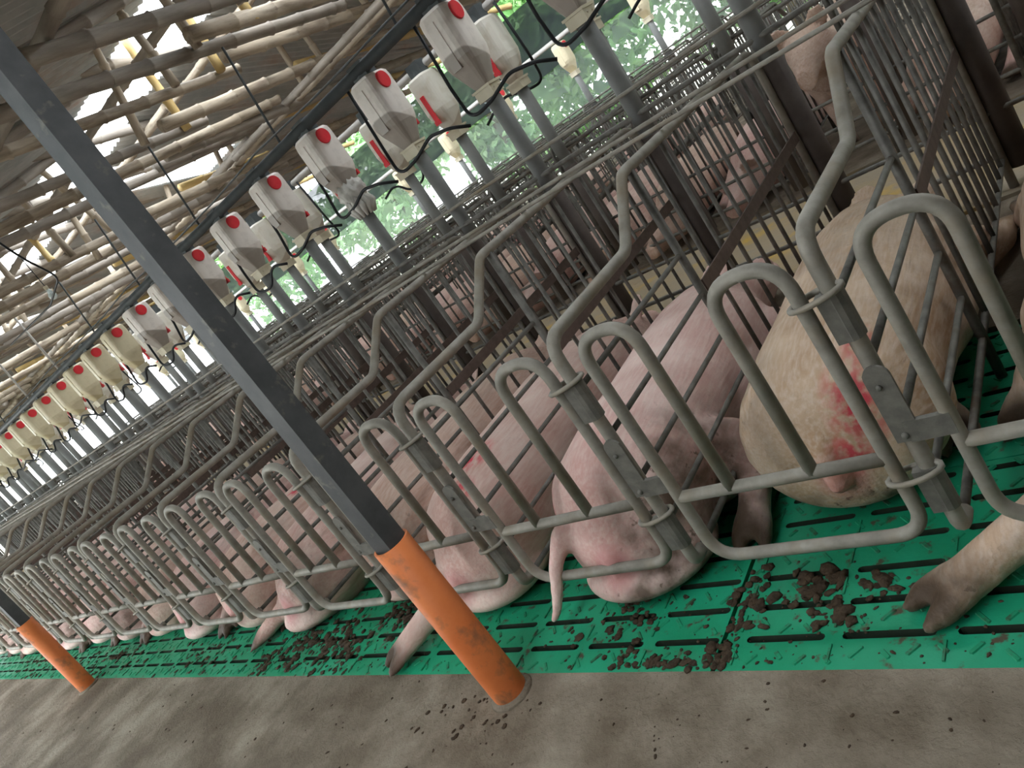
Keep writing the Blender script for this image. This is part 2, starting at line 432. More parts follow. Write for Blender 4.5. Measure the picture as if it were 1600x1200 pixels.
def pole_mesh(L, r, mat_, seed):
    rnd = random.Random(seed); b = MB(); pts = []; rs = []
    z = 0; bow = rnd.uniform(-.02, .02)*L/2
    def P(z): return (bow*math.sin(PI*z/L), rnd.uniform(-.002,.002), z)
    seg = rnd.uniform(.26, .36)
    while z < L:
        z1 = min(L, z+seg*rnd.uniform(.85,1.15))
        if L - z1 < .06: z1 = L
        taper = 1-.22*z/L
        for zz, k in ((z+.012, 1.0), ((z+z1)/2, .96), (z1-.016, 1.0), (z1-.004, 1.13), (z1+.004, 1.13)):
            if zz < L: pts.append(P(zz)); rs.append(r*k*taper)
        z = z1
    b.tube(pts, rs, 9)
    return b.mesh('bamboo_pole', mat_)
frame = tag(empty('roof_frame', (0, 4.1, 2.7)), 'lashed bamboo pole frame carrying the shed roof', 'roof frame', kind='structure')
PM = {}
for kind in ('bamboo', 'bamboo_grey', 'bamboo_yel'):
    PM[kind] = [pole_mesh(3.6, .042, M[kind], 10), pole_mesh(4.6, .047, M[kind], 11), pole_mesh(2.6, .036, M[kind], 12)]
rowpole = pole_mesh(5.2, .04, M['bamboo_grey'], 31); rowpole2 = pole_mesh(5.2, .04, M['bamboo'], 32)
strutm = [pole_mesh(.75, .032, M['bamboo'], 41), pole_mesh(1.0, .034, M['bamboo_yel'], 42)]
def pole(me, a, direction, roll=0):
    o = put('bamboo_pole', me, frame); d = Vector(direction).normalized()
    q = d.to_track_quat('Z', 'Y'); o.rotation_mode = 'QUATERNION'; o.rotation_quaternion = q
    o.location = Vector(a) - frame.location
    return o
rnd = random.Random(5)
x = -2.6; i = 0
while x > -22:
    # tie poles across the shed, two lengths overlapping end to end
    z = 2.62 + rnd.uniform(-.10,.10)
    k = rnd.choice(('bamboo','bamboo','bamboo_grey','bamboo_grey','bamboo'))
    pole(PM[k][rnd.choice((0,1))], (x + rnd.uniform(-.05,.05), .55 + rnd.uniform(-.5,.4), z-.03), (rnd.uniform(-.03,.03), 1, rnd.uniform(-.005,.02)))
    pole(PM[rnd.choice(('bamboo','bamboo_grey'))][1], (x + .09, 3.5 + rnd.uniform(-.5,.5), z+.0), (rnd.uniform(-.02,.02), 1, rnd.uniform(-.03,0)))
    if i % 2 == 0: pole(PM['bamboo_yel'][0], (x - .2, 4.9 + rnd.uniform(-.3,.3), 2.78), (rnd.uniform(-.03,.03), 1, -.075))
    # struts up to the sheets
    for yy in (1.9, 3.2, 3.75, 5.3):
        if rnd.random() < .55: pole(strutm[0 if yy != 3.75 else rnd.choice((0,1))], (x + rnd.uniform(-.1,.1), yy + rnd.uniform(-.15,.15), z-.05), (rnd.uniform(-.25,.25), rnd.uniform(-.35,.35), 1))
    # rafters lying under the sheets
    if i % 2: pole(PM['bamboo_grey'][1], (x+.2, -.8, front_z(-.8)-.06), (0, 1, .22)); 
    if i % 2: pole(PM['bamboo_grey'][1], (x+.25, 3.3, 3.26+.02), (0, 1, -.10))
    x -= rnd.uniform(.46,.66); i += 1
for yy, zz, mm in ((4.97,2.60,rowpole), (5.12,2.56,rowpole2), (2.1,2.72,rowpole), (3.6,3.06,rowpole), (4.42,3.10,rowpole2), (.98,2.50,rowpole), (6.3,2.62,rowpole2), (7.45,2.50,rowpole)):
    xx = -1.0
    while xx > -24:
        pole(mm, (xx, yy + rnd.uniform(-.03,.03), zz + rnd.uniform(-.02,.02)), (-1, rnd.uniform(-.012,.012), rnd.uniform(-.006,.006)))
        xx -= 4.9

# ------------------------------------------------------------------ stall ironwork
RAD = .0165
def ring(center, axis, R, r, sx=1.0):
    """an elongated hinge ring lying nearly flat"""
    return None
part_frame = fillet([(0,.05,.128),(0,0,.128),(0,0,.80),(0,.48,.80),(0,.667,.96),(0,2.02,.96),(0,2.02,-.008)], [0,.05,.06,.07,.07,.09,0], 5)
mesh_frame = MB().tube(part_frame, RAD, 10).mesh('partition_frame', M['galv'])
mesh_up = MB().tube([(0,.714,.96),(0,.714,.004)], .0135, 8).mesh('upright', M['galv_dark'])
mesh_rodv = MB().tube([(0,0,.945),(0,0,.128)], .0085, 6).mesh('rod', M['galv_dark'])
mesh_rodh = MB().tube([(0,.01,0),(0,.714,0)], .0085, 6).mesh('rod', M['galv_dark'])
mesh_bot = MB().tube([(0,.05,.128),(0,2.02,.128)], .010, 6).mesh('bottom_rail', M['galv_dark'])
mesh_strip = MB().box((.012,1.365,.556), (.006,1.28,.043), Matrix.Rotation(.02, 3, 'X')).mesh('flat_bar', M['strip'], False)
b = MB()
b.tube([(0,0,-.05),(0,0,.05)], .0215, 12); b.box((-.014,-.012,0), (.026,.018,.10))
mesh_sleeve = b.mesh('hinge_sleeve', M['plate'], False)
# latch: plate with a rounded head
pl = []; n = 8
for k in range(n+1):
    a = PI*k/n; pl.append((.024*math.cos(a), .46+.024*math.sin(a)))
pl += [(-.024,.315),(.024,.315)]
m_ = len(pl); vs = [(p[0]+.004, -.024, p[1]) for p in pl] + [(p[0]+.004, -.017, p[1]) for p in pl]
b = MB(); b.add(vs, [tuple(range(m_)), tuple(reversed(range(m_, 2*m_)))] + [(k, k+m_, (k+1) % m_+m_, (k+1) % m_) for k in range(m_)])
b.box((.045,-.020,.335), (.08,.012,.045)); b.ell((.0,-.026,.33), (.007,.006,.007)); b.ell((.0,-.026,.44), (.006,.005,.006))
mesh_latch = b.mesh('latch_plate', M['plate'], False)

def partition(x, y, rz, full):
    e = empty('stall_side_frame', (x, y, 0), rz)
    put('partition_frame', mesh_frame, e); put('upright', mesh_up, e); put('bottom_rail', mesh_bot, e)
    o = put('flat_bar', mesh_strip, e); o['label'] = 'brown flat steel bar'
    for i in range(10): put('rod', mesh_rodv, e, (0, .845+.120*i, 0))
    for z in (.26,.395,.53,.665): put('rod', mesh_rodh, e, (0, 0, z))
    if full:
        put('hinge_sleeve', mesh_sleeve, e, (0,0,.636)); put('hinge_sleeve', mesh_sleeve, e, (0,0,.236)); put('latch_plate', mesh_latch, e, (0,0,.045))
    return e
e0 = None
NG = 21
for k in range(-1, NG):
    e = partition(PX(k), Y1, 0, True)
    tag(e, 'grey steel side partition of the front stall row, %s counted from the right' % ORD[k+1], 'stall frame', 'front row stall partitions')

# rear gates: one bent tube with two arches, open in the middle
xa, xb, xc, xd = .080, .221, .409, .560
zb, zm, zt = .1425, .3305, .782
gp = fillet([(xb,0,zm),(xb,0,zt),(xa,0,zt),(xa,0,zb),(xd,0,zb),(xd,0,zt),(xc,0,zt),(xc,0,zm)], [0,.070,.070,.071,.071,.0755,.0755,0], 9)
mesh_gate = MB().tube(gp, .0148, 10).mesh('gate_frame', M['galv'])
mesh_gmid = MB().tube([(xa,0,zm),(xd,0,zm)], .0145, 10).mesh('cross_rail', M['galv'])
def ring_mesh():
    b = MB(); pts = []
    for k in range(16):
        a = 2*PI*k/16; pts.append((xd + .028 + .052*math.cos(a), .002 + .027*math.sin(a), .008*math.cos(a)))
    b.tube(pts, .0062, 6, closed=True); return b.mesh('hinge_ring', M['galv'])
mesh_ring = ring_mesh()
for k in range(0, NG):
    e = empty('rear_gate', (PX(k), Y1-.012, 0), random.uniform(-.02,.02))
    put('gate_frame', mesh_gate, e); put('cross_rail', mesh_gmid, e)
    put('hinge_ring', mesh_ring, e, (0,0,.688)); put('hinge_ring', mesh_ring, e, (0,0,.283))
    tag(e, 'double-arched tubular rear stall gate, %s gate counted from the right' % ORD[k], 'gate', 'rear gates along the aisle')
    if k == 0:
        pass
# the gate at the right edge, seen only in part
e = empty('rear_gate', (PX(-1), Y1-.012, 0), 0)
put('gate_frame', mesh_gate, e); put('cross_rail', mesh_gmid, e); put('hinge_ring', mesh_ring, e, (0,0,.688)); put('hinge_ring', mesh_ring, e, (0,0,.283))
tag(e, 'double-arched tubular rear stall gate cut off by the right edge of the picture', 'gate', 'rear gates along the aisle')

# gates' local x runs from the farther post towards the nearer one
# one-mesh partitions for the rows behind
def far_part(lo):
    b = MB(); nn = 6
    b.tube(part_frame[::1] if not lo else part_frame[::2], RAD, nn)
    b.tube([(0,.714,.96),(0,.714,-.008)], .0135, nn); b.tube([(0,.05,.128),(0,2.02,.128)], .010, 5)
    b.box((.012,1.365,.556), (.006,1.28,.043))
    for i in range(10): b.tube([(0,.845+.12*i,.945),(0,.845+.12*i,.128)], .0085, 5 if not lo else 4)
    for z in (.26,.395,.53,.665): b.tube([(0,.0,z),(0,.714,z)], .0085, 5 if not lo else 4)
    # front hoop above the trough
    b.tube(fillet([(.0,2.02,.05),(.0,2.02,1.03),(.0,1.60,1.03),(.0,1.60,.96)], .06, 4), .012, 5)
    return b
m2 = far_part(False).mesh('stall_side_frame', M['galv_dark']); m3 = far_part(True).mesh('stall_side_frame', M['galv_dark'])
for k in range(-3, 36):
    o = put('stall_side_frame', m2, None, (-.446 - PIT*k, Y2, 0)); o.rotation_euler[2] = PI
    tag(o, 'dark steel partition of the second stall row, %s from the right' % ORD[k+3], 'stall frame', 'second row stall partitions')
for k in range(0, 39):
    o = put('stall_side_frame', m3, None, (-1.6 - PIT*k, Y3, 0))
    tag(o, 'rear partition of the third stall row against the light, %s from the right' % ORD[k], 'stall frame', 'third row stall partitions')
for k in range(0, 39):
    o = put('stall_side_frame', m3, None, (-2.9 - PIT*k, Y4, 0)); o.rotation_euler[2] = PI
    tag(o, 'far partition of the last stall row by the netting, %s from the right' % ORD[k], 'stall frame', 'last row stall partitions')
# rear gates of rows 2 and 3 as single meshes
gm = MB().tube(gp, .0148, 6).tube([(0,0,zm),(PIT,0,zm)], .0145, 6).mesh('rear_gate', M['galv_dark'])
for k in range(-2, 34):
    o = put('rear_gate', gm, None, (-.446 - PIT*k, Y2+.012, 0)); o.rotation_euler[2] = PI
    tag(o, 'rear gate of the second stall row seen from inside, %s from the right' % ORD[k+2], 'gate', 'second row rear gates')

# long rails running along the rows
def rail(y, z, r, x0, x1, label, m='galv', wob=.006):
    pts = []; nseg = 14
    for i in range(nseg+1):
        t = i/nseg; pts.append((x0+(x1-x0)*t, y+random.uniform(-wob,wob), z+random.uniform(-wob,wob)))
    o = MB().tube(pts, r, 7).build('long_rail', M[m]); tag(o, label, 'rail', 'long rails along the stall rows')
rail(2.28, .986, .0075, .9, -15, 'thin steel rod lying along the tops of the front partitions, nearer of the pair')
rail(2.63, .986, .0085, .9, -15, 'thin steel rod along the tops of the front partitions, farther of the pair')
rail(3.25, 1.097, .009, .9, -18, 'thin steel rod running just before the front feeder tubes')
rail(3.31, .138, .011, .9, -15, 'lowest dark front rod along the feeding trough of the front row', 'galv_dark')
rail(3.31, .307, .010, .9, -15, 'second dark front rod above the trough of the front row', 'galv_dark')
rail(3.31, .985, .013, .9, -15, 'top front rail joining the front ends of the front partitions', 'galv_dark')
rail(4.44, .138, .011, .9, -22, 'lowest dark front rod of the second stall row', 'galv_dark')
rail(4.44, .28, .010, .9, -22, 'second dark front rod of the second stall row', 'galv_dark')
rail(4.44, .43, .010, .9, -22, 'third dark front rod of the second stall row', 'galv_dark')
rail(4.46, .985, .012, .9, -22, 'top front rail of the second stall row', 'galv_dark')
rail(5.83, .99, .010, .9, -22, 'rear top rod of the second stall row', 'galv_dark')
rail(8.74, .99, .010, 0, -24, 'top rod of the third stall row', 'galv_dark')
rail(9.68, 1.05, .012, 0, -24, 'front top rail of the third stall row', 'galv_dark')

# ------------------------------------------------------------------ feed lines and feeders
def feed_pipe(y, z, r, m, label, x0=1.2, x1=-20):
    o = MB().tube([(x0,y,z),(x1,y,z)], r, 14).build('feed_pipe', M[m])
    e = tag(o, label, 'pipe')
    return e
p1 = feed_pipe(YF1-.02, 1.955, .034, 'pipe_grey', 'dark grey feed pipe above the front row of hoppers')
mbt = MB()
hang = MB().tube([(0,0,0),(.03,.05,.62)], .008, 6).mesh('pipe_hanger', M['pipe_grey']); hang_w = MB().tube([(0,0,0),(-.1,.05,.75)], .012, 6).mesh('pipe_hanger', M['pipe_white'])
for i in range(14): put('pipe_hanger', hang if i not in (6,7) else hang_w, p1, (-1.3 - 1.22*i, YF1-.02, 1.975))
p2 = feed_pipe(YF2+.05, 1.955, .028, 'pipe_white', 'pale feed pipe above the second row of hoppers')
p3 = feed_pipe(YF3, 1.955, .030, 'pipe_white', 'pale feed pipe far back above the third row', 0, -24)
# thin cable hung beside the feed pipe
cab = []
for i in range(60):
    x = .8 - i*.33; cab.append((x, YF1-.15 + .012*math.sin(i*1.7), 2.01 - .02*abs(math.sin(i*.45))))
tag(MB().tube(cab, .006, 5).build('power_cable', M['pipe_grey']), 'thin grey cable strung beside the dark feed pipe', 'cable')

def hopper_mesh(m):
    # rounded box narrowing to a funnel; local origin at collar bottom
    secs = [(.055,.040,.040),(.075,.05,.05),(.185,.085,.098),(.22,.090,.108),(.42,.088,.106),(.455,.084,.102),(.47,.070,.088)]
    b = MB(); n = 20; vs = []
    for z, hx, hy in secs:
        for k in range(n):
            a = 2*PI*k/n + PI/n; ca, sa = math.cos(a), math.sin(a); e = .42
            vs.append((hx*math.copysign(abs(ca)**e, ca), hy*math.copysign(abs(sa)**e, sa), z))
    fs = [(i*n+k, i*n+(k+1) % n, (i+1)*n+(k+1) % n, (i+1)*n+k) for i in range(len(secs)-1) for k in range(n)]
    fs.append(tuple(reversed(range(n)))); fs.append(tuple((len(secs)-1)*n+k for k in range(n)))
    b.add(vs, fs)
    # moulded rib down the aisle face
    b.box((-.015,-.098,.30), (.055,.026,.24))
    me = b.mesh('hopper', m, True)
    for p in me.polygons: p.use_smooth = False
    return me
HM = {k: hopper_mesh(M[k]) for k in ('hopper','hopper_full','hopper_yel')}
b = MB(); pts = [(.084,-.0,.410),(.097,-.0,.410)]; b.tube(pts, [.048,.045], 20); cap_mesh = b.mesh('red_cap', M['red'], False)
b = MB(); b.box((.015,.110,.245), (.034,.010,.20)); b.box((.015,.113,.15), (.045,.014,.03)); slide_mesh = b.mesh('red_slide', M['red'], False)
b = MB(); b.box((0,0,.03), (.105,.105,.062)); b.box((0,.0,.055), (.118,.118,.012)); b.ell((.054,-.025,.03),(.004,.006,.006)); b.ell((.054,.025,.03),(.004,.006,.006)); collar_mesh = b.mesh('collar', M['collar'], False)
tube_mesh = MB().tube([(0,0,.02),(0,0,-.58)], .041, 14).mesh('drop_tube', M['tube'])
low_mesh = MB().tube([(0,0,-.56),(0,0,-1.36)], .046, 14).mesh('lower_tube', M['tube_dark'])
b = MB(); b.tube([(0,-.0,.46),(0,-.0,.52)], [.052,.045], 12); b.box((0,0,.515), (.11,.085,.085)); inlet_mesh = b.mesh('inlet', M['pipe_grey'], False)
hp = fillet([(-.16,0,.50),(-.16,-.03,.15),(-.10,-.11,-.04),(.05,-.10,-.02),(.20,-.09,.03),(.34,-.09,.0),(.42,-.04,-.05)], .12, 6)
hose_mesh = MB().tube(hp, .0095, 7).mesh('hose', M['hose'])
hp2 = fillet([(-.13,0,.50),(-.12,-.05,.10),(-.02,-.12,-.08),(.14,-.10,-.10),(.24,-.08,.02),(.36,-.04,-.03)], .12, 6)
hose_mesh2 = MB().tube(hp2, .0095, 7).mesh('hose', M['hose'])
CZ = 1.438
def feeder(x, y, rz, kind, label, group, parts=('cap','slide','collar','inlet','hose'), dz=0, tilt=0):
    e = empty('feed_dispenser', (x, y, CZ+dz), rz)
    h = put('hopper', HM[kind], e)
    if 'cap' in parts: o = put('red_cap', cap_mesh, h); o['label'] = 'round red cap'
    if 'slide' in parts: o = put('red_slide', slide_mesh, h); o['label'] = 'red sliding scale'
    put('collar', collar_mesh, e)
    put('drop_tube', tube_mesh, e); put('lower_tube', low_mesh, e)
    if 'inlet' in parts: put('inlet', inlet_mesh, e)
    if 'hose' in parts: put('hose', random.choice((hose_mesh, hose_mesh2)), e)
    tag(e, label, 'feeder', group)
    return e
for k in range(-2, 24):
    x = -1.062 - PIT*k
    kind = 'hopper' if k < 10 else 'hopper_yel'
    desc = 'with feed dust' if k < 10 else 'yellowed'
    feeder(x, YF1, random.uniform(-.05,.05), kind, 'feed hopper with round red cap on grey drop tube, front line, %s from the right' % ORD[k+2], 'front line feed hoppers')
for k in range(-2, 32):
    x = -.96 - PIT*k
    feeder(x, YF2, PI + random.uniform(-.05,.05), 'hopper_full', 'feed hopper with red slide strip, second line behind, %s from the right' % ORD[k+2], 'second line feed hoppers', ('slide','collar','inlet') + (('hose',) if k % 2 else ()))
for k in range(0, 17):
    x = -2.9 - 2*PIT*k
    feeder(x, YF3, 0, 'hopper_yel', 'small yellowed feed hopper far back before the netting, %s from the right' % ORD[k], 'third line feed hoppers', ('cap','collar'))

# crumpled bag tied round one hopper neck
b = MB(); b.ell((0,0,0), (.085,.085,.075), nu=32, nv=20)
rb = random.Random(3)
vs = []
for v in b.v:
    p = Vector(v); d = p.normalized(); a = math.atan2(d.y, d.x)
    k = 1 + .10*math.sin(7*a + 4*d.z) + .07*math.sin(13*a - 6*d.z) + .06*rb.uniform(-1,1)
    vs.append(tuple(p*k))
b.v = vs
b2 = MB()
for k in range(14):
    a = 2*PI*k/14
    b2.tube([(.05*math.cos(a), .05*math.sin(a), -.03), (.075*math.cos(a+.2), .075*math.sin(a+.2), -.10), (.055*math.cos(a+.1), .055*math.sin(a+.1), -.16)], [.02,.022,.008], 6)
e = empty('plastic_bag', (-1.062-4*PIT+.03, YF1-.02, CZ+.065))
b.build('bag_body', M['bag'], e); b2.build('bag_skirt', M['bag'], e, loc=(0,0,0))
tag(e, 'crumpled pale plastic bag tied round a hopper neck', 'bag')

# ------------------------------------------------------------------ sows
def finish(b, voxel, smooth_it=5):
    me = bpy.data.meshes.new('tmp'); me.from_pydata(b.v, [], b.f); me.update()
    o = bpy.data.objects.new('tmp', me); C.objects.link(o)
    bmm = bmesh.new(); bmm.from_mesh(me); bmesh.ops.recalc_face_normals(bmm, faces=bmm.faces); bmm.to_mesh(me); bmm.free()
    r = o.modifiers.new('r', 'REMESH'); r.mode = 'VOXEL'; r.voxel_size = voxel
    s = o.modifiers.new('s', 'SMOOTH'); s.factor = .5; s.iterations = smooth_it
    dg = bpy.context.evaluated_depsgraph_get(); dg.update()
    out = bpy.data.meshes.new_from_object(o.evaluated_get(dg))
    bpy.data.objects.remove(o)
    out.polygons.foreach_set('use_smooth', [True]*len(out.polygons))
    return out
def leg(b, pts, rs, hoof_list, toe=None):
    b.chain(pts, rs)
    p = Vector(pts[-1]); d = (p - Vector(pts[-2])).normalized()
    side = d.cross(Vector((0,0,1)))
    if side.length < .1: side = Vector((1,0,0))
    side.normalize()
    if toe: side = Vector(toe).normalized()
    r = rs[-1]
    for s in (-1, 1):
        q = p + side*s*r*.62
        b.chain([q, q + d*r*1.4 + side*s*r*.22, q + d*r*2.3 + side*s*r*.25 - Vector((0,0,1))*r*.1], [r*.75, r*.68, r*.42], 10)
        w = p - d*r*1.5 + side*s*r*.75 - Vector((0,0,.3))*r
        b.chain([w, w + d*r*.9 - Vector((0,0,.35))*r], [r*.42, r*.22], 8)
    hoof_list.append((p + d*r*1.7, r*2.3))
def sow(name, s=1, scale=1.0, wid=1.0, hind=None, hind2=None, tail=None, dirt=(), red=(), rosy=True, tan=0., voxel=.0115, head=True, hi=1.0, fore=True, ham=.0, sag=None):
    """a sow lying on her side along +Y (rump at y=0); belly and legs towards x*s"""
    b = MB(); hoofs = []
    T = [(-.06,0,.19,.09,.09),(-.045,0,.195,.15,.135),(-.01,0,.20,.195,.168),(.05,0,.205,.22,.188),(.14,0,.21,.232,.2),(.28,0,.212,.235,.205),(.5,.015*s,.208,.245,.203),(.8,.02*s,.208,.25,.203),(1.02,.01*s,.20,.232,.196),(1.2,-.01*s,.185,.19,.178),(1.34,-.02*s,.165,.15,.15)]
    b.loft([((x, y, z*hi), rx*wid, rz*hi) for y, x, z, rx, rz in T], 24, 2.15)
    b.ell((.10*s, .72, .15), (.19, .42, .14)); 
    b.ell((.09*s, .14, .20*hi+ham), (.17*wid, .2, .19*hi)); b.ell((-.09*s, .11, .20*hi), (.155*wid, .175, .18*hi))
    b.ell((.08*s, 1.03, .18), (.18, .16, .17))
    dv = 0
    if sag:
        b.ell((0,.12,.14), (.245*wid,.26,.20), nu=28, nv=16); b.ell(*sag, nu=24, nv=14); dv = -.06
    H = hind or [(.12*s,.20,.24),(.25*s,.24,.19),(.30*s,.04,.12),(.30*s,-.06,.055)]
    leg(b, H, [.13,.085,.05,.041], hoofs)
    H2 = hind2 or [(.12*s,.20,.14),(.24*s,.26,.09),(.33*s,.10,.06),(.35*s,.0,.045)]
    leg(b, H2, [.12,.08,.05,.041], hoofs)
    if fore:
        leg(b, [(.1*s,1.05,.19),(.24*s,1.02,.16),(.30*s,1.17,.09),(.31*s,1.30,.045)], [.11,.07,.042,.033], hoofs)
        leg(b, [(.1*s,1.05,.11),(.25*s,1.08,.08),(.32*s,1.22,.05),(.33*s,1.34,.045)], [.1,.065,.042,.033], hoofs)
    if head:
        b.loft([((-.02*s,1.26,.165), .155,.15),((0,1.40,.155),.138,.135),((.02*s,1.50,.14),.115,.115),((.04*s,1.58,.12),.085,.09),((.055*s,1.66,.105),.062,.066),((.06*s,1.74,.10),.052,.056),((.06*s,1.755,.10),.058,.06),((.06*s,1.765,.10),.05,.05)], 16)
        R = Matrix.Rotation(.5*s, 3, 'Y') @ Matrix.Rotation(.5, 3, 'X')
        b.ell((-.06*s, 1.50, .265), (.065,.10,.014), R)
        b.ell((.12*s, 1.50, .20), (.065,.10,.014), Matrix.Rotation(1.0*s, 3, 'Y') @ Matrix.Rotation(.4, 3, 'X'))
    tl = tail or [(-.03*s,-.03,.31*hi),(-.06*s,-.085,.27),(-.075*s,-.10,.20),(-.07*s,-.095,.14)]
    b.chain(tl, [.032] + [max(.014, .025-.0035*i) for i in range(len(tl)-1)], 10)
    b.chain([(.01*s,-.055+dv,.19*hi+dv*.4),(.012*s,-.08+dv,.155*hi+dv*.6)], [.04,.024], 10); b.ell((.01*s,-.06+dv*.6,.225*hi), (.03,.02,.02))
    me = finish(b, voxel, (14 if sag else 6) if voxel < .02 else 3)
    n = len(me.vertices); co = np.empty(n*3, np.float32); me.vertices.foreach_get('co', co); co = co.reshape(-1, 3)
    def blob(lst):
        w = np.zeros(n, np.float32)
        for c, r, *a in lst:
            d = np.linalg.norm((co - np.array(c))/np.array(r), axis=1)
            w = np.maximum(w, np.clip(1.9*(1-d), 0, 1)*(a[0] if a else 1))
        return w
    def attr(nm, w): 
        a = me.attributes.new(nm, 'FLOAT', 'POINT'); a.data.foreach_set('value', w.astype(np.float32))
    attr('hoof', blob([(p, (r,)*3) for p, r in hoofs]))
    low = np.clip((.07 - co[:,2])/.10, 0, 1)*.6
    attr('dirt', np.clip(np.maximum(low, blob(dirt)), 0, 1))
    attr('red', blob(red))
    attr('rosy', blob([((.01*s,-.08+dv,.17+dv*.5), (.08,.08,.09), .6)]) if rosy else np.zeros(n))
    attr('tan', np.full(n, tan))
    me.materials.append(M['pig']); me.name = name
    if scale != 1: me.transform(Matrix.Scale(scale, 4)); me.update()
    return me
def place(me, x, y, label, rz=0, z=0, group='sows lying in the front row'):
    o = put('sow', me, None, (x, y, z)); o.rotation_euler[2] = rz
    tag(o, label, 'pig', group); return o
def SX(i): return PX(i) - PIT/2

# stall -1 (right edge): a hind leg stretched out under the gate
me = sow('sow', s=-1, tan=.85, hind=[(-.10,.20,.20),(-.16,-.04,.15),(-.24,-.29,.09),(-.42,-.425,.044)], hind2=[(-.1,.2,.14),(-.22,.30,.10),(-.28,.2,.07),(-.30,.14,.05)], dirt=[((-.47,-.46,.05),(.15,.15,.12),.95)])
place(me, -.115, 1.64, 'brown sow at the right edge with one hind leg stretched over the green slats')
me = sow('sow', s=1, tan=.95, wid=1.02, hi=1.04, ham=.02, hind=[(.08,.24,.20),(.12,.40,.14),(.16,.30,.08),(.18,.24,.06)], hind2=[(.08,.22,.14),(.12,.40,.10),(.15,.34,.07),(.16,.28,.06)],
         red=[((.10,.02,.30),(.085,.13,.12)),((.05,-.02,.22),(.09,.08,.08)),((.13,.10,.36),(.05,.09,.09))],
         dirt=[((0,-.06,.06),(.26,.14,.10),1),((-.16,.12,.30),(.16,.22,.18),.55),((.05,.8,.4),(.14,.5,.15),.35)], tail=[(0,-.04,.27),(.0,-.085,.22),(.005,-.10,.17)])
place(me, -.765, 1.52, 'large tan sow with red paint on her rump, behind the first gate from the right', .05)
me = sow('sow', s=1, tan=.05, wid=.97, hi=1.0, sag=((.03,0,.062),(.22,.19,.066)), hind=[(.12,.22,.20),(.26,.30,.15),(.33,.20,.09),(.33,.07,.05)], hind2=[(.12,.22,.12),(.26,.32,.08),(.34,.33,.06),(.42,.38,.05)],
         tail=[(-.14,-.08,.24),(-.175,-.14,.175),(-.195,-.18,.11),(-.215,-.20,.07),(-.235,-.215,.05)],
         dirt=[((.20,.06,.13),(.27,.46,.32),.95),((.12,-.12,.04),(.26,.2,.12),.9),((.32,.12,.08),(.12,.2,.1),.7)],
         red=[((-.20,.04,.28),(.06,.08,.08),.8),((-.22,.02,.18),(.05,.05,.06),.8),((-.20,.10,.34),(.04,.05,.05),.7)])
place(me, -1.385, 1.42, 'pink sow with muddy hindquarters and hanging tail, behind the second gate from the right', .06)
me = sow('sow', s=-1, tan=.2, wid=.92, sag=((.03,.0,.062),(.20,.17,.064)), hind=[(-.10,.16,.18),(-.10,-.02,.13),(-.16,-.14,.09),(-.25,-.29,.05)], hind2=[(-.12,.22,.12),(-.24,.30,.08),(-.30,.18,.06),(-.30,.10,.05)],
         red=[((.03,.22,.40),(.07,.10,.10)),((.06,.06,.36),(.06,.07,.08),.8)], dirt=[((-.05,-.06,.12),(.18,.12,.12),.6)])
place(me, -2.02, 1.42, 'pale sow with red paint spot, hind leg stretched out beside the near orange post')
rnd = random.Random(11)
spec = {
 3: dict(s=1, tan=.45, y=1.52, lab='tan-pink sow partly hidden behind the grey roof post'),
 4: dict(s=-1, tan=.15, y=1.42, hind=[(-.10,.20,.18),(-.14,.02,.13),(-.22,-.06,.09),(-.34,-.16,.045)], lab='pink sow left of the roof post with a brown hind leg on the slats'),
 5: dict(s=1, tan=.35, y=1.44, red=[((-.05,.25,.40),(.05,.07,.08)),((.08,.5,.41),(.05,.07,.08))], lab='dusty sow with small red paint dots, sixth from the right'),
 6: dict(s=1, tan=0., y=1.43, red=[((0,.05,.33),(.05,.05,.06)),((-.02,.0,.2),(.05,.05,.06))], lab='whitish sow with red dots on her rump, seventh from the right'),
}
base = []
for i in range(3, 15):
    d = spec.get(i, {})
    if i in spec or len(base) < 3:
        s = d.get('s', rnd.choice((-1,1)))
        me = sow('sow', s=s, tan=d.get('tan', rnd.uniform(0,.5)), wid=rnd.uniform(.88,.95), hi=rnd.uniform(.95,1.04), hind=d.get('hind'), red=d.get('red', ()), sag=((.02*s,.0,.062),(.2,rnd.uniform(.14,.2),.064)), voxel=.018 if i < 7 else .022,
                 dirt=[((rnd.uniform(-.1,.1), rnd.uniform(0,.3), .2), (.2,.25,.2), .7)])
        if i not in spec: base.append(me)
    else:
        me = base[i % len(base)]
    lab = d.get('lab') or 'distant lying sow in the front row, %s from the right' % ORD[i+1]
    place(me, SX(i) + .04 + rnd.uniform(-.02,.02), d.get('y', 1.42 + rnd.uniform(-.01,.06)), lab)

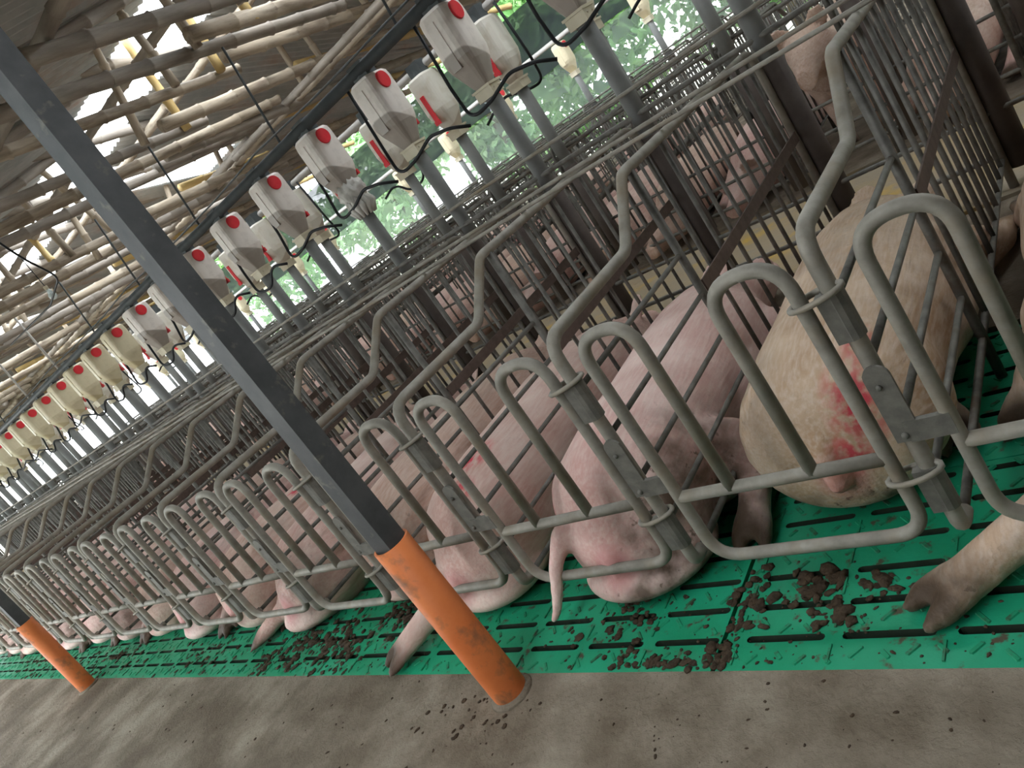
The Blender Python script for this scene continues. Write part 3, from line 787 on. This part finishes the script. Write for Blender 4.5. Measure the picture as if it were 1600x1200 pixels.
# second row: heads towards us
base2 = [sow('sow', s=1, tan=.55, voxel=.022), sow('sow', s=-1, tan=.3, voxel=.022), sow('sow', s=1, tan=.1, voxel=.022, wid=.95)]
def standing():
    b = MB(); hoofs = []
    T = [(-.03,.56,.06,.07),(.02,.56,.15,.15),(.12,.565,.19,.19),(.3,.56,.205,.215),(.6,.545,.215,.235),(.9,.55,.205,.225),(1.1,.56,.185,.2),(1.25,.56,.16,.175)]
    b.loft([((0, y, z), rx, rz) for y, z, rx, rz in T], 20)
    b.loft([((0,1.16,.58),.16,.17),((0,1.30,.66),.14,.15),((0,1.42,.68),.12,.13),((0,1.52,.64),.085,.09),((0,1.60,.59),.062,.066),((0,1.66,.56),.056,.06)], 16)
    for s in (-1, 1):
        leg(b, [(.11*s,.18,.48),(.12*s,.26,.33),(.12*s,.14,.20),(.12*s,.17,.06)], [.13,.08,.044,.036], hoofs, (1,0,0))
        leg(b, [(.11*s,1.02,.45),(.115*s,1.0,.28),(.115*s,1.03,.17),(.115*s,1.02,.06)], [.11,.065,.042,.036], hoofs, (1,0,0))
        b.ell((.11*s,1.36,.80), (.07,.015,.10), Matrix.Rotation(.6*s, 3, 'Y') @ Matrix.Rotation(-.5, 3, 'X'))
    b.chain([(0,-.03,.66),(0,-.07,.60),(.02,-.07,.52)], [.025,.018,.01])
    me = finish(b, .018, 4); n = len(me.vertices)
    co = np.empty(n*3, np.float32); me.vertices.foreach_get('co', co); co = co.reshape(-1,3)
    w = np.zeros(n)
    for p, r in hoofs: w = np.maximum(w, np.clip(1.3*(1-np.linalg.norm((co-np.array(p))/r, axis=1)), 0, 1))
    for nm, val in (('hoof', w), ('dirt', np.clip((.25-co[:,2])/.3, 0, .6)), ('red', np.zeros(n)), ('rosy', np.zeros(n)), ('tan', np.full(n, .6))):
        a = me.attributes.new(nm, 'FLOAT', 'POINT'); a.data.foreach_set('value', val.astype(np.float32))
    me.materials.append(M['pig']); return me
stand = standing()
for k in range(-1, 20):
    x = -.446 - PIT*k - PIT/2
    if k == 1:
        place(stand, x+.02, 6.22, 'tan sow standing in the second row among the bars', PI, group='sows of the second row'); continue
    place(base2[k % 3], x + rnd.uniform(-.03,.03), 6.22 + rnd.uniform(-.06,.05), 'sow lying head towards us in the second row, %s stall from the right' % ORD[k+1], PI + rnd.uniform(-.05,.05), group='sows of the second row')
for k in range(0, 20):
    if k % 3 == 2: continue
    place(base2[(k+1) % 3], -1.6 - PIT*k - PIT/2, 7.86, 'faint distant sow in the third row, %s stall from the right' % ORD[k], group='sows of the third row')

# ------------------------------------------------------------------ manure and droppings
def clumps(spots, seed, zmax=.018):
    rr = random.Random(seed); b = MB()
    for x, y, sx, sy, cnt, rad in spots:
        for i in range(int(cnt*2.2)):
            px = rr.gauss(x, sx); py = rr.gauss(y, sy); r = rad*rr.uniform(.15, .75)
            if py < 1.055 and y > 1.055: py = 1.06 + rr.random()*.03
            n0 = len(b.v); b.ell((px, py, r*.12), (r*rr.uniform(.8,1.5), r*rr.uniform(.6,1.2), r*rr.uniform(.25,.5)), Matrix.Rotation(rr.uniform(0,3), 3, 'Z'), 7, 4)
            for q in range(n0, len(b.v)): v = b.v[q]; b.v[q] = (v[0]+rr.uniform(-.25,.25)*r, v[1]+rr.uniform(-.25,.25)*r, v[2]+rr.uniform(-.12,.15)*r)
    return b
sp = [(-1.02,1.25,.03,.05,26,.020),(-1.04,1.10,.03,.03,14,.02),(-1.20,1.07,.10,.012,26,.018),(-.86,1.27,.05,.03,18,.028),(-.82,1.19,.03,.02,8,.024),(-.70,1.27,.03,.02,7,.022),(-1.35,1.13,.03,.03,5,.022),(-1.38,1.24,.06,.05,26,.018),
      (-2.5,1.36,.10,.07,50,.026),(-2.75,1.15,.08,.05,24,.022),(-2.9,1.24,.1,.06,40,.026),(-3.15,1.22,.07,.08,46,.024),(-3.35,1.12,.04,.06,24,.02),(-4.2,1.2,.2,.07,30,.02),(-5.6,1.2,.4,.08,50,.022),(-7.2,1.2,.6,.08,50,.022),(-2.1,1.5,.08,.08,24,.022),(-1.0,1.2,.5,.09,60,.008),(-2.6,1.2,.6,.09,70,.009),(-.7,1.15,.25,.06,30,.006)]
o = clumps(sp, 4).build('manure', M['manure']); tag(o, 'brown manure clods scattered over the green slats', 'manure', kind='stuff')
sp = [(-1.0,.9,.5,.08,22,.006),(-2.6,.85,.9,.12,26,.008),(-1.9,.72,.15,.1,10,.012),(-4.5,.8,1.2,.15,26,.009),(-.8,.7,.3,.15,12,.007),(-1.75,.93,.08,.03,14,.012)]
o = clumps(sp, 9).build('droppings', M['manure']); tag(o, 'small dark droppings on the concrete aisle', 'droppings', kind='stuff')

# ------------------------------------------------------------------ bulb, hanging cable
e = empty('light_bulb', (-6.5, 2.85, 2.35))
MB().loft([((0,0,0),.016,.016),((0,.03,0),.017,.017)], 12).build('socket', M['collar'], e).rotation_euler[0] = PI/2
bb = MB(); bb.ell((0,0,-.06), (.032,.032,.034)); bb.tube([(0,0,-.04),(0,0,0)], [.022,.014], 12); bb.build('glass', M['bulb'], e)
MB().tube([(0,0,0),(.01,0,.32)], .004, 5).build('cord', M['hose'], e)
tag(e, 'unlit white bulb hanging under the bamboo roof', 'bulb')
pts = [(-3.9,1.55,2.75),(-3.95,1.62,2.45),(-4.1,1.8,2.12),(-4.35,2.0,2.0),(-4.9,2.1,1.98),(-5.8,2.1,2.02)]
tag(MB().tube(fillet(pts, .3, 5), .006, 6).build('hanging_cable', M['hose']), 'black cable looping down from the bamboo at the left', 'cable')

# ------------------------------------------------------------------ netting and trees behind
def net_mat(name, col, alpha, sc):
    m = bpy.data.materials.new(name); m.use_nodes = True; nt = m.node_tree; N = nt.nodes; L = nt.links
    b = N['Principled BSDF']; b.inputs['Base Color'].default_value = (*col, 1); b.inputs['Roughness'].default_value = .8
    tr = N.new('ShaderNodeBsdfTransparent'); mx = N.new('ShaderNodeMixShader')
    tc = N.new('ShaderNodeTexCoord'); n = N.new('ShaderNodeTexNoise'); n.inputs['Scale'].default_value = sc; L.new(tc.outputs['Object'], n.inputs[0])
    r = N.new('ShaderNodeMapRange'); r.inputs[3].default_value = alpha-.12; r.inputs[4].default_value = alpha+.12; L.new(n.outputs[0], r.inputs[0])
    L.new(r.outputs[0], mx.inputs[0]); L.new(tr.outputs[0], mx.inputs[1]); L.new(b.outputs[0], mx.inputs[2])
    L.new(mx.outputs[0], N['Material Output'].inputs[0]); return m
M['net'] = net_mat('dark_shade_net', (.045,.06,.065), .90, 3)
M['net2'] = net_mat('thin_net', (.40,.46,.45), .42, 2)
def curtain(x0, x1, y, z0, z1, m, label, seed):
    rr = random.Random(seed); nx = 60; vs = []; fs = []
    for i in range(nx+1):
        x = x0 + (x1-x0)*i/nx
        for j in range(4):
            t = j/3; sag = .05*math.sin(i*.8)*(1-t)
            vs.append((x, y + .05*math.sin(i*.9 + j) + .02*rr.uniform(-1,1), z0 + sag + (z1-z0)*t))
    for i in range(nx):
        for j in range(3): a = i*4+j; fs.append((a, a+4, a+5, a+1))
    b = MB(); b.add(vs, fs); o = b.build('shade_net', M[m]); tag(o, label, 'netting')
curtain(1.5, -26, 13.95, 1.93, 3.15, 'net', 'dark shade net hung high along the back of the shed', 1)
curtain(1.5, -26, 14.05, .75, 1.95, 'net2', 'thin grey netting below the dark shade net', 2)

M['leaf'] = mat('leaf_green', (.16,.36,.12), (.32,.52,.20), .9, .6)
M['leaf2'] = mat('leaf_pale', (.24,.44,.20), (.45,.60,.34), .9, .6)
M['leafy'] = mat('leaf_yellow', (.55,.55,.08), (.45,.55,.12), 2, .6)
def tree(x, y, z0, rx, ry, rz, nleaf, m, label, seed, size=.17):
    rr = np.random.RandomState(seed); e = empty('tree', (x, y, -.35))
    MB().tube([(0,0,0),(.1,.05,z0*.5),(0,0,z0+.5)], [.16,.12,.07], 8).build('trunk', M['wood'], e)
    cl = rr.normal(size=(26,3)); cl /= np.linalg.norm(cl, axis=1)[:,None]; cl *= (rr.rand(26,1)**.4)*np.array([rx,ry,rz])
    idx = rr.randint(0, 26, nleaf); p = cl[idx] + rr.normal(size=(nleaf,3))*np.array([rx,ry,rz])*.17; p[:,2] += z0
    d = rr.normal(size=(nleaf,3)); d /= np.linalg.norm(d, axis=1)[:,None]; u = np.cross(d, rr.normal(size=(nleaf,3))); u /= np.linalg.norm(u, axis=1)[:,None]
    s = (size*(.5+rr.rand(nleaf)))[:,None]; w = np.cross(d, u)
    V = np.stack([p-u*s, p+w*s*.42+d*s*.1, p+u*s, p-w*s*.42+d*s*.1], 1).reshape(-1,3)
    me = bpy.data.meshes.new('foliage'); me.from_pydata(V.tolist(), [], np.arange(nleaf*4).reshape(-1,4).tolist()); me.materials.append(M[m]); me.update()
    o = put('foliage', me, e); o['kind'] = 'stuff'
    tag(e, label, 'tree', 'trees behind the shed')
tree(-4.6, 17.0, 3.0, 2.0, 1.6, 2.2, 5200, 'leaf2', 'pale green leafy tree behind the netting, right of the hoppers', 1)
tree(-.6, 18.5, 3.0, 2.4, 1.6, 2.8, 5200, 'leaf', 'bright green tree behind the netting at the top right', 2)
tree(-9.0, 18.0, 2.8, 2.4, 1.8, 2.4, 5200, 'leaf', 'green tree behind the netting, middle of the picture', 3)
tree(-13.5, 19.0, 3.0, 2.6, 1.8, 2.4, 5200, 'leaf2', 'pale tree beyond the far hoppers', 4)
tree(-19.5, 20.0, 3.0, 3.0, 2.0, 2.4, 5200, 'leaf2', 'hazy tree beyond the left end of the feed lines', 5)
tree(-27.0, 19.0, 3.2, 3.0, 2.0, 2.6, 4500, 'leaf', 'tree at the far left end of the shed', 6)
tree(3.2, 17.5, 2.8, 2.4, 1.6, 2.6, 4500, 'leaf', 'green tree behind the right end of the shed', 7)
